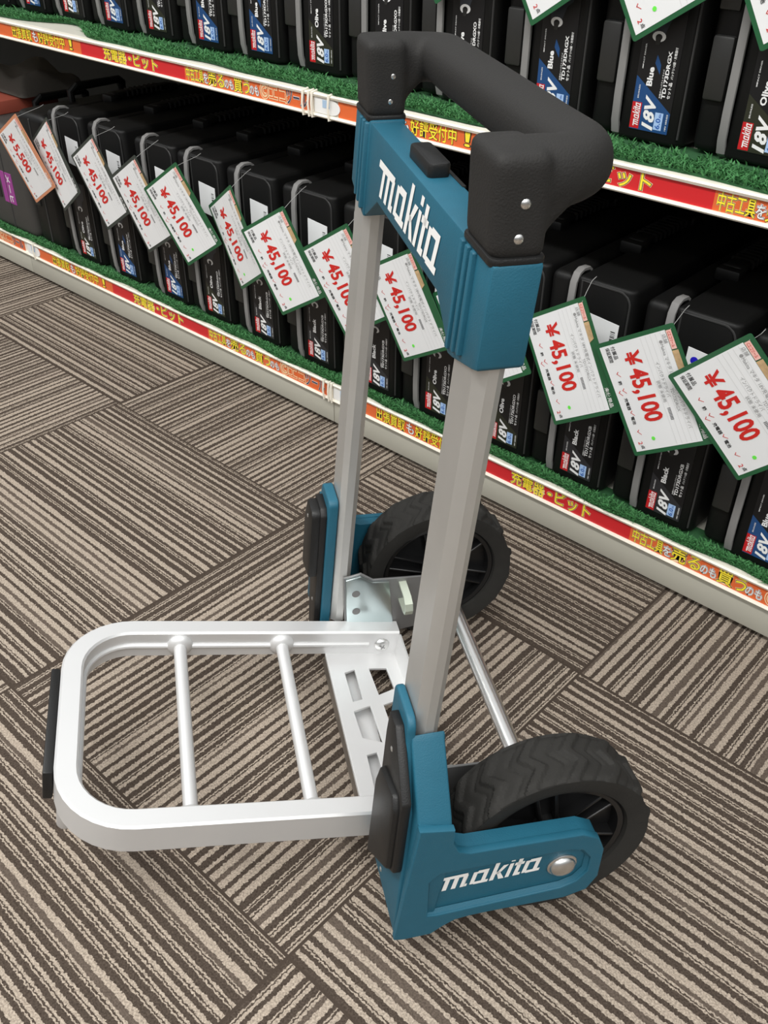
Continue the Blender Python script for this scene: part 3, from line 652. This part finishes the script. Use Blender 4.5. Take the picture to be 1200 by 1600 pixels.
for s in (1, -1):
    F = empty('fender'); F.parent = T
    bm = NB(); f = lambda u, v, w: V(u, s*w, v)
    # outer plate with rim: ring with recessed panel
    prism(bm, OUT, f, .2290, .2440, .0)
    me = fill_holes(OUT, [REC], ext=.0025, bv=.0012); add_mesh(bm, me, lambda x, y, z: V(x, s*(.2462+z), y)); bpy.data.meshes.remove(me)
    d = .0045 if area2(REC) > 0 else -.0045
    inn = inset(REC, d)
    A = [bm.verts.new(f(*p, .2490)) for p in REC]; B = [bm.verts.new(f(*p, .2446)) for p in inn]
    for i in range(len(REC)): j = (i+1) % len(REC); bm.faces.new((A[i], A[j], B[j], B[i]))
    # outer body: flares from the foot of the upright out to the plate
    PT = .0085 if s > 0 else .0125
    px = lambda v: xf(v)+PT
    zb = .253 if s > 0 else .232
    sec = [(.2465, .0370, .123, .1555), (.2468, .1400, .1085, .1435), (.2440, .1860, .1085, .1378), (.2405, .1930, .1080, .1368), (.2020, zb-.006, .1060, .1345), (.1975, zb, .1050, .1340), (.1972, zb-.005, .1050, .1345), (.1972, .1200, .1075, .1490), (.1972, .0380, .123, .1560)]
    fr = [bm.verts.new(V(a[3], s*a[0], a[1])) for a in sec]; re = [bm.verts.new(V(a[2], s*a[0], a[1])) for a in sec]
    fs = [bm.faces.new(fr), bm.faces.new(re[::-1])]
    for i in range(len(sec)): j = (i+1) % len(sec); fs.append(bm.faces.new((fr[i], fr[j], re[j], re[i])))
    bmesh.ops.recalc_face_normals(bm, faces=fs)
    bev(bm, list({e for q in fs for e in q.edges if e.calc_face_angle(0) > .35}), .0028, 3)
    # front plate standing against the upright, rounded at the top
    zt = .268 if s > 0 else .246
    pts = [(.1490, .0420), (.1600, .0370), (.2440, .0370), (.2370, .1200), (.2270, .1880), (.2000, zt-.024)]+[(.1985-.012*(1-math.cos(math.radians(a))), zt-.012*(1-math.sin(math.radians(a)))) for a in range(0, 91, 15)]+[(.1570-.008*math.sin(math.radians(a)), zt-.008*(1-math.cos(math.radians(a)))) for a in range(0, 91, 15)]
    prism(bm, pts, lambda u, v, w: V(xf(v)+w, s*u, v), .0008, PT, .0022, 3)
    fb = mk('fender_shell', bm, 'teal', F, 40)
    if s > 0:
        bm = NB(); wordmark(bm, V(.1215, .24475, .0925), V(-1, 0, .03).normalized(), V(.03, 0, 1).normalized(), .0195, .100); mk('wordmark', bm, 'logo', fb, smooth=False)
    else:
        bm = NB(); wordmark(bm, V(.018, -.24515, .0955), V(1, 0, 0), V(0, 0, 1), .0205, .103); mk('wordmark', bm, 'logo', fb, smooth=False)
    # bumper pad on the front
    bm = NB()
    if s > 0: outl = [(.1720, .0640), (.2370, .1220), (.2330, .2080), (.1880, .2560), (.1680, .2540), (.1660, .2300)]; blk = [(.1730, .0680), (.2320, .1220), (.2290, .1960), (.2200, .2080), (.1780, .1960), (.1700, .1700)]
    else: outl = [(.1530, .0420), (.1850, .0420), (.1960, .1040), (.2010, .2080), (.1900, .2330), (.1600, .2330), (.1530, .2240)]; blk = [(.1550, .1360), (.1950, .1280), (.2000, .1360), (.2000, .2020), (.1880, .2300), (.1600, .2300), (.1550, .2240)]
    fx = lambda v: px(v)
    h1, h2 = (.0080, .0135) if s > 0 else (.0080, .0180)
    prism(bm, outl, lambda u, v, w: V(fx(v)+w, s*u, v), -.001, h1, .0022, 2)
    prism(bm, blk, lambda u, v, w: V(fx(v)+w, s*u, v), .004, h2, .0035, 2)
    pad = mk('bumper_pad', bm, 'blackp', F)
    for (u, v) in (((.1880, .2280),) if s > 0 else ((.1780, .2120), (.1700, .0900))):
        w = h1 if s > 0 or v < .1 else h2
        bm = NB(); dome(bm, V(fx(v)+w-.0003, s*u, v), V(1, 0, 0), .0028, .0012, 12, 3); mk('screw', bm, 'steel', pad)
    if s > 0:
        bm = NB(); dome(bm, V(px(.050)-.0002, .1850, .050), V(1, 0, 0), .0028, .0012, 12, 3); mk('screw', bm, 'steel', fb)
    bm = NB(); lathe(bm, [(.0145, .2440), (.0145, .2458), (.0138, .2464), (.0125, .2468)], lambda x, y, w: V(x, s*w, RW+y), 28); dome(bm, V(0, s*.2466, RW), V(0, s, 0), .0125, .0062, 28, 6); mk('axle_bolt', bm, 'steel', F)

# ---- wheels
def wheel(s):
    w = empty('wheel', (0, s*.1990, RW)); w.parent = T
    hw = .0275
    # tyre grid with chevron lugs
    bm = NB(); na, nw = 420, 26; rows = []
    for j in range(nw+1):
        t = -1+2*j/nw
        ring = []
        for i in range(na):
            th = 2*PI*i/na
            base = RW-.0050
            zg = (t+1)*.62 if t < -.25 else ((.465-(t+.25)*.62) if t < .25 else (.155+(t-.25)*.62))
            ph = (i/na*15+zg) % 1
            e = 1/(1+math.exp(-(.15-abs(ph-.5))*70)); e2 = 1/(1+math.exp(-(.05-abs(((ph+.42) % 1)-.5))*70))
            lug = .0012+.0038*e-.0016*e2 if abs(t) < .93 else .0036
            r = base+lug - .0030*max(0, abs(t)-.80)/.2
            ring.append(bm.verts.new(V(r*math.cos(th), t*hw, r*math.sin(th))))
        rows.append(ring)
    def ringv(r, y): return [bm.verts.new(V(r*math.cos(2*PI*i/na), y, r*math.sin(2*PI*i/na))) for i in range(na)]
    rows += [ringv(.0815, hw*.97), ringv(.0735, hw*.86), ringv(.0720, hw*.70), ringv(.0720, -hw*.70), ringv(.0735, -hw*.86), ringv(.0815, -hw*.97)]
    n = len(rows)
    for k in range(n):
        A, B = rows[k], rows[(k+1) % n]
        for i in range(na): bm.faces.new((A[i], A[(i+1) % na], B[(i+1) % na], B[i]))
    mk('tyre', bm, 'tyre', w, 30)
    bm = NB(); f = lambda x, y, h: V(x, h, y)
    lathe(bm, [(.0730, -.019), (.0730, .019), (.0705, .0205), (.0660, .019), (.0650, .010), (.0650, -.010), (.0660, -.019), (.0705, -.0205)], f, 64, True)
    lathe(bm, [(.0660, -.006), (.0660, .006), (.02, .006), (.02, -.006)], f, 64, True)
    lathe(bm, [(.0215, -.022), (.0215, .022), (.018, .0245), (.008, .0245), (.008, -.0245), (.018, -.0245)], f, 40, True)
    rim = mk('hub', bm, 'hub', w)
    for k in range(6):
        a = k*PI/3+.35; ca, sa = math.cos(a), math.sin(a)
        bm = NB()
        for off in (-.0065, .0065):
            g = lambda u, v, h, off=off: V(u*ca-(v+off*(1+u*6))*sa, h, u*sa+(v+off*(1+u*6))*ca)
            box(bm, .018, .0670, -.0016, .0016, -.018, .018, .0008, 1, f=g)
        mk('spoke', bm, 'hub', rim)
    return w
wheel(1); wheel(-1)
bm = NB(); tube(bm, [(0, -.243, RW), (0, .243, RW)], .0088, 24); mk('axle', bm, 'steel', T)

# ---- inner brackets that carry the axle
for s in (1, -1):
    B = empty('axle_bracket'); B.parent = T
    y = .1440
    pts = [(.1290, .0350), (.1290, .1400), (.1080, .1440), (.0930, .1320), (-.0100, .1240), (-.0160, .1100), (-.0160, .0820), (.0100, .0500)]
    bm = NB(); prism(bm, pts, lambda u, v, w: V(u, s*w, v), y-.0028, y, .0006, 1); mk('bracket_plate', bm, 'dark_steel', B)
    bm = NB(); prism(bm, [(.1270, .0560), (.1270, .1380), (.1090, .1415), (.0945, .1300), (.0740, .1275), (.0680, .0560)], lambda u, v, w: V(u, s*w, v), y-.0060, y-.0028, .0012, 2)
    zp_ = mk('zinc_plate', bm, 'zinc', B)
    for (u, v) in ((.115, .116), (.115, .088)):
        bm = NB(); lathe(bm, [(.0050, y-.0064), (.0044, y-.0066), (.001, y-.0061)], lambda x, yy, w, u=u, v=v: V(u+x, s*w, v+yy), 18); mk('rivet', bm, 'dark_steel', zp_)
    if s > 0: continue
    bm = NB(); sweep(bm, [V(.0570, s*.142, .122), V(.0570, s*.116, .120), V(.0570, s*.108, .115), V(.0570, s*.106, .107), V(.0570, s*.109, .100), V(.0570, s*.116, .097), V(.0570, s*.142, .095)], [(-.0045, -.0016), (.0045, -.0016), (.0045, .0016), (-.0045, .0016)], V(0, 0, 1)); mk('fold_hook', bm, 'clip', B)

# ---- fold-down platform (tip tilts up a little)
PF = empty('platform', (.064, 0, .0608)); PF.parent = T; PF.rotation_euler = (0, -math.radians(10.93), 0)
cosT = math.cos(math.radians(10.93))
def q_(x): return (x-.064)/cosT
HWd, BW, BH = .1415, .0225, .037
L = q_(.4485)
def loop(h, r):
    xs = L-(HWd-h)
    R_ = r
    right = [(0, h), (xs-R_, h)]+[(xs-R_+R_*math.sin(math.radians(a)), h-R_+R_*math.cos(math.radians(a))) for a in range(10, 91, 10)]
    return right+[(x, -y) for x, y in right[::-1]]
bm = NB(); path = [V(x, y, -BH/2) for x, y in loop(HWd-BW/2, .064)]
c = .0022
prof = [(-BW/2+c, -BH/2), (BW/2-c, -BH/2), (BW/2, -BH/2+c), (BW/2, BH/2-c), (BW/2-c, BH/2), (-BW/2+c, BH/2), (-BW/2, BH/2-c), (-BW/2, -BH/2+c)]
sweep(bm, path, prof, V(0, 0, 1)); fr = mk('frame', bm, 'white_alu', PF, 25)
bm = NB(); path = [V(x, y, -.0195) for x, y in loop(HWd-BW-.0004, .052)[1:-1]]; path = [V(q_(.100), path[0].y, -.0195)]+path+[V(q_(.100), -path[0].y, -.0195)]; sweep(bm, path, circ(.0034, 10), V(0, 0, 1)); mk('inner_bead', bm, 'white_alu', fr)
for x in (.3235, .2065):
    bm = NB(); tube(bm, [(q_(x), -.121, -.0185), (q_(x), .121, -.0185)], .0073, 18); rg = mk('rung', bm, 'white_alu', PF)
    bm = NB()
    for s in (1, -1): lathe(bm, [(.0082, .1120), (.0135, .1150), (.0150, .1180), (.0145, .1205)], lambda a, b_, w, s=s: V(q_(x)+a, s*w, -.0185+b_), 22)
    mk('weld_collar', bm, 'white_alu', rg)
# slotted heel plate
zp = -.0365
x0, x1 = q_(.0640), q_(.1505)
slots = []
def S_(pts): slots.append(pts)
a0 = q_(.155); 
def sl(p): return [(q_(x-.0105), y) for x, y in p]
S_(sl([(.1440, -.0860), (.1300, -.0920), (.1300, -.0420), (.1430, -.0380)])); S_(sl([(.1130, -.0930), (.0900, -.0930), (.0880, -.0580), (.1100, -.0480)]))
S_(sl([(.1450, -.0240), (.1230, -.0330), (.1200, .0240), (.1430, .0160)])); S_(sl([(.1080, -.0330), (.0850, -.0420), (.0840, .0380), (.1050, .0280)]))
S_(sl([(.1430, .0400), (.1300, .0360), (.1300, .0880), (.1440, .0850)])); S_(sl([(.1100, .0480), (.0880, .0580), (.0900, .0930), (.1130, .0930)]))
me = fill_holes([(x0, -.119), (x1, -.119), (x1, .119), (x0, .119)], slots, ext=.0012, bv=.0005)
bm = NB(); add_mesh(bm, me, lambda x, y, z: V(x, y, zp+z)); box(bm, x0-.0022, x0, -.119, .119, zp-.001, zp+.033)
mk('slotted_plate', bm, 'white_alu', PF, 30)
bm = NB(); box(bm, x1-.0012, x1+.0008, -.119, .119, zp-.015, zp-.0013); mk('plate_lip', bm, 'lip', PF, smooth=False)
bm = NB(); box(bm, q_(.1080), q_(.1420), -.119, .119, zp-.0125, zp-.0105); mk('under_plate', bm, 'white_alu', PF, smooth=False)
for s in (1, -1):
    bm = NB(); y = s*(HWd-BW); dome(bm, V(q_(.083), y-s*.0002, -.0205), V(0, -s, 0), .0095, .0050, 24, 5); sc = mk('rail_screw', bm, 'steel', PF)
    bm = NB()
    for a in (0, PI/2):
        ca, sa = math.cos(a+.4), math.sin(a+.4)
        box(bm, -.0035, .0035, -.0007, .0007, 0, .0003, f=lambda u, v, w: V(q_(.083)+u*ca-v*sa, y-s*(.0049+w), -.0205+u*sa+v*ca))
    mk('screw_slot', bm, 'dark_steel', sc, smooth=False)
bm = NB(); prism(bm, [(-.068, -.003), (.072, -.003), (.072, -.041), (.034, -.046), (-.030, -.046), (-.068, -.020)], lambda u, v, w: V(w, u, v), L+.0005, L+.0100, .002, 2); mk('tip_bumper', bm, 'blackp', PF)
for yy in (.074, -.074):
    bm = NB(); lathe(bm, [(.0085, -.030), (.0085, -.074), (.0075, -.076)], lambda x, y, w: V(L-.0115+x, yy+y, w), 20); mk('tip_foot', bm, 'white_alu', PF)
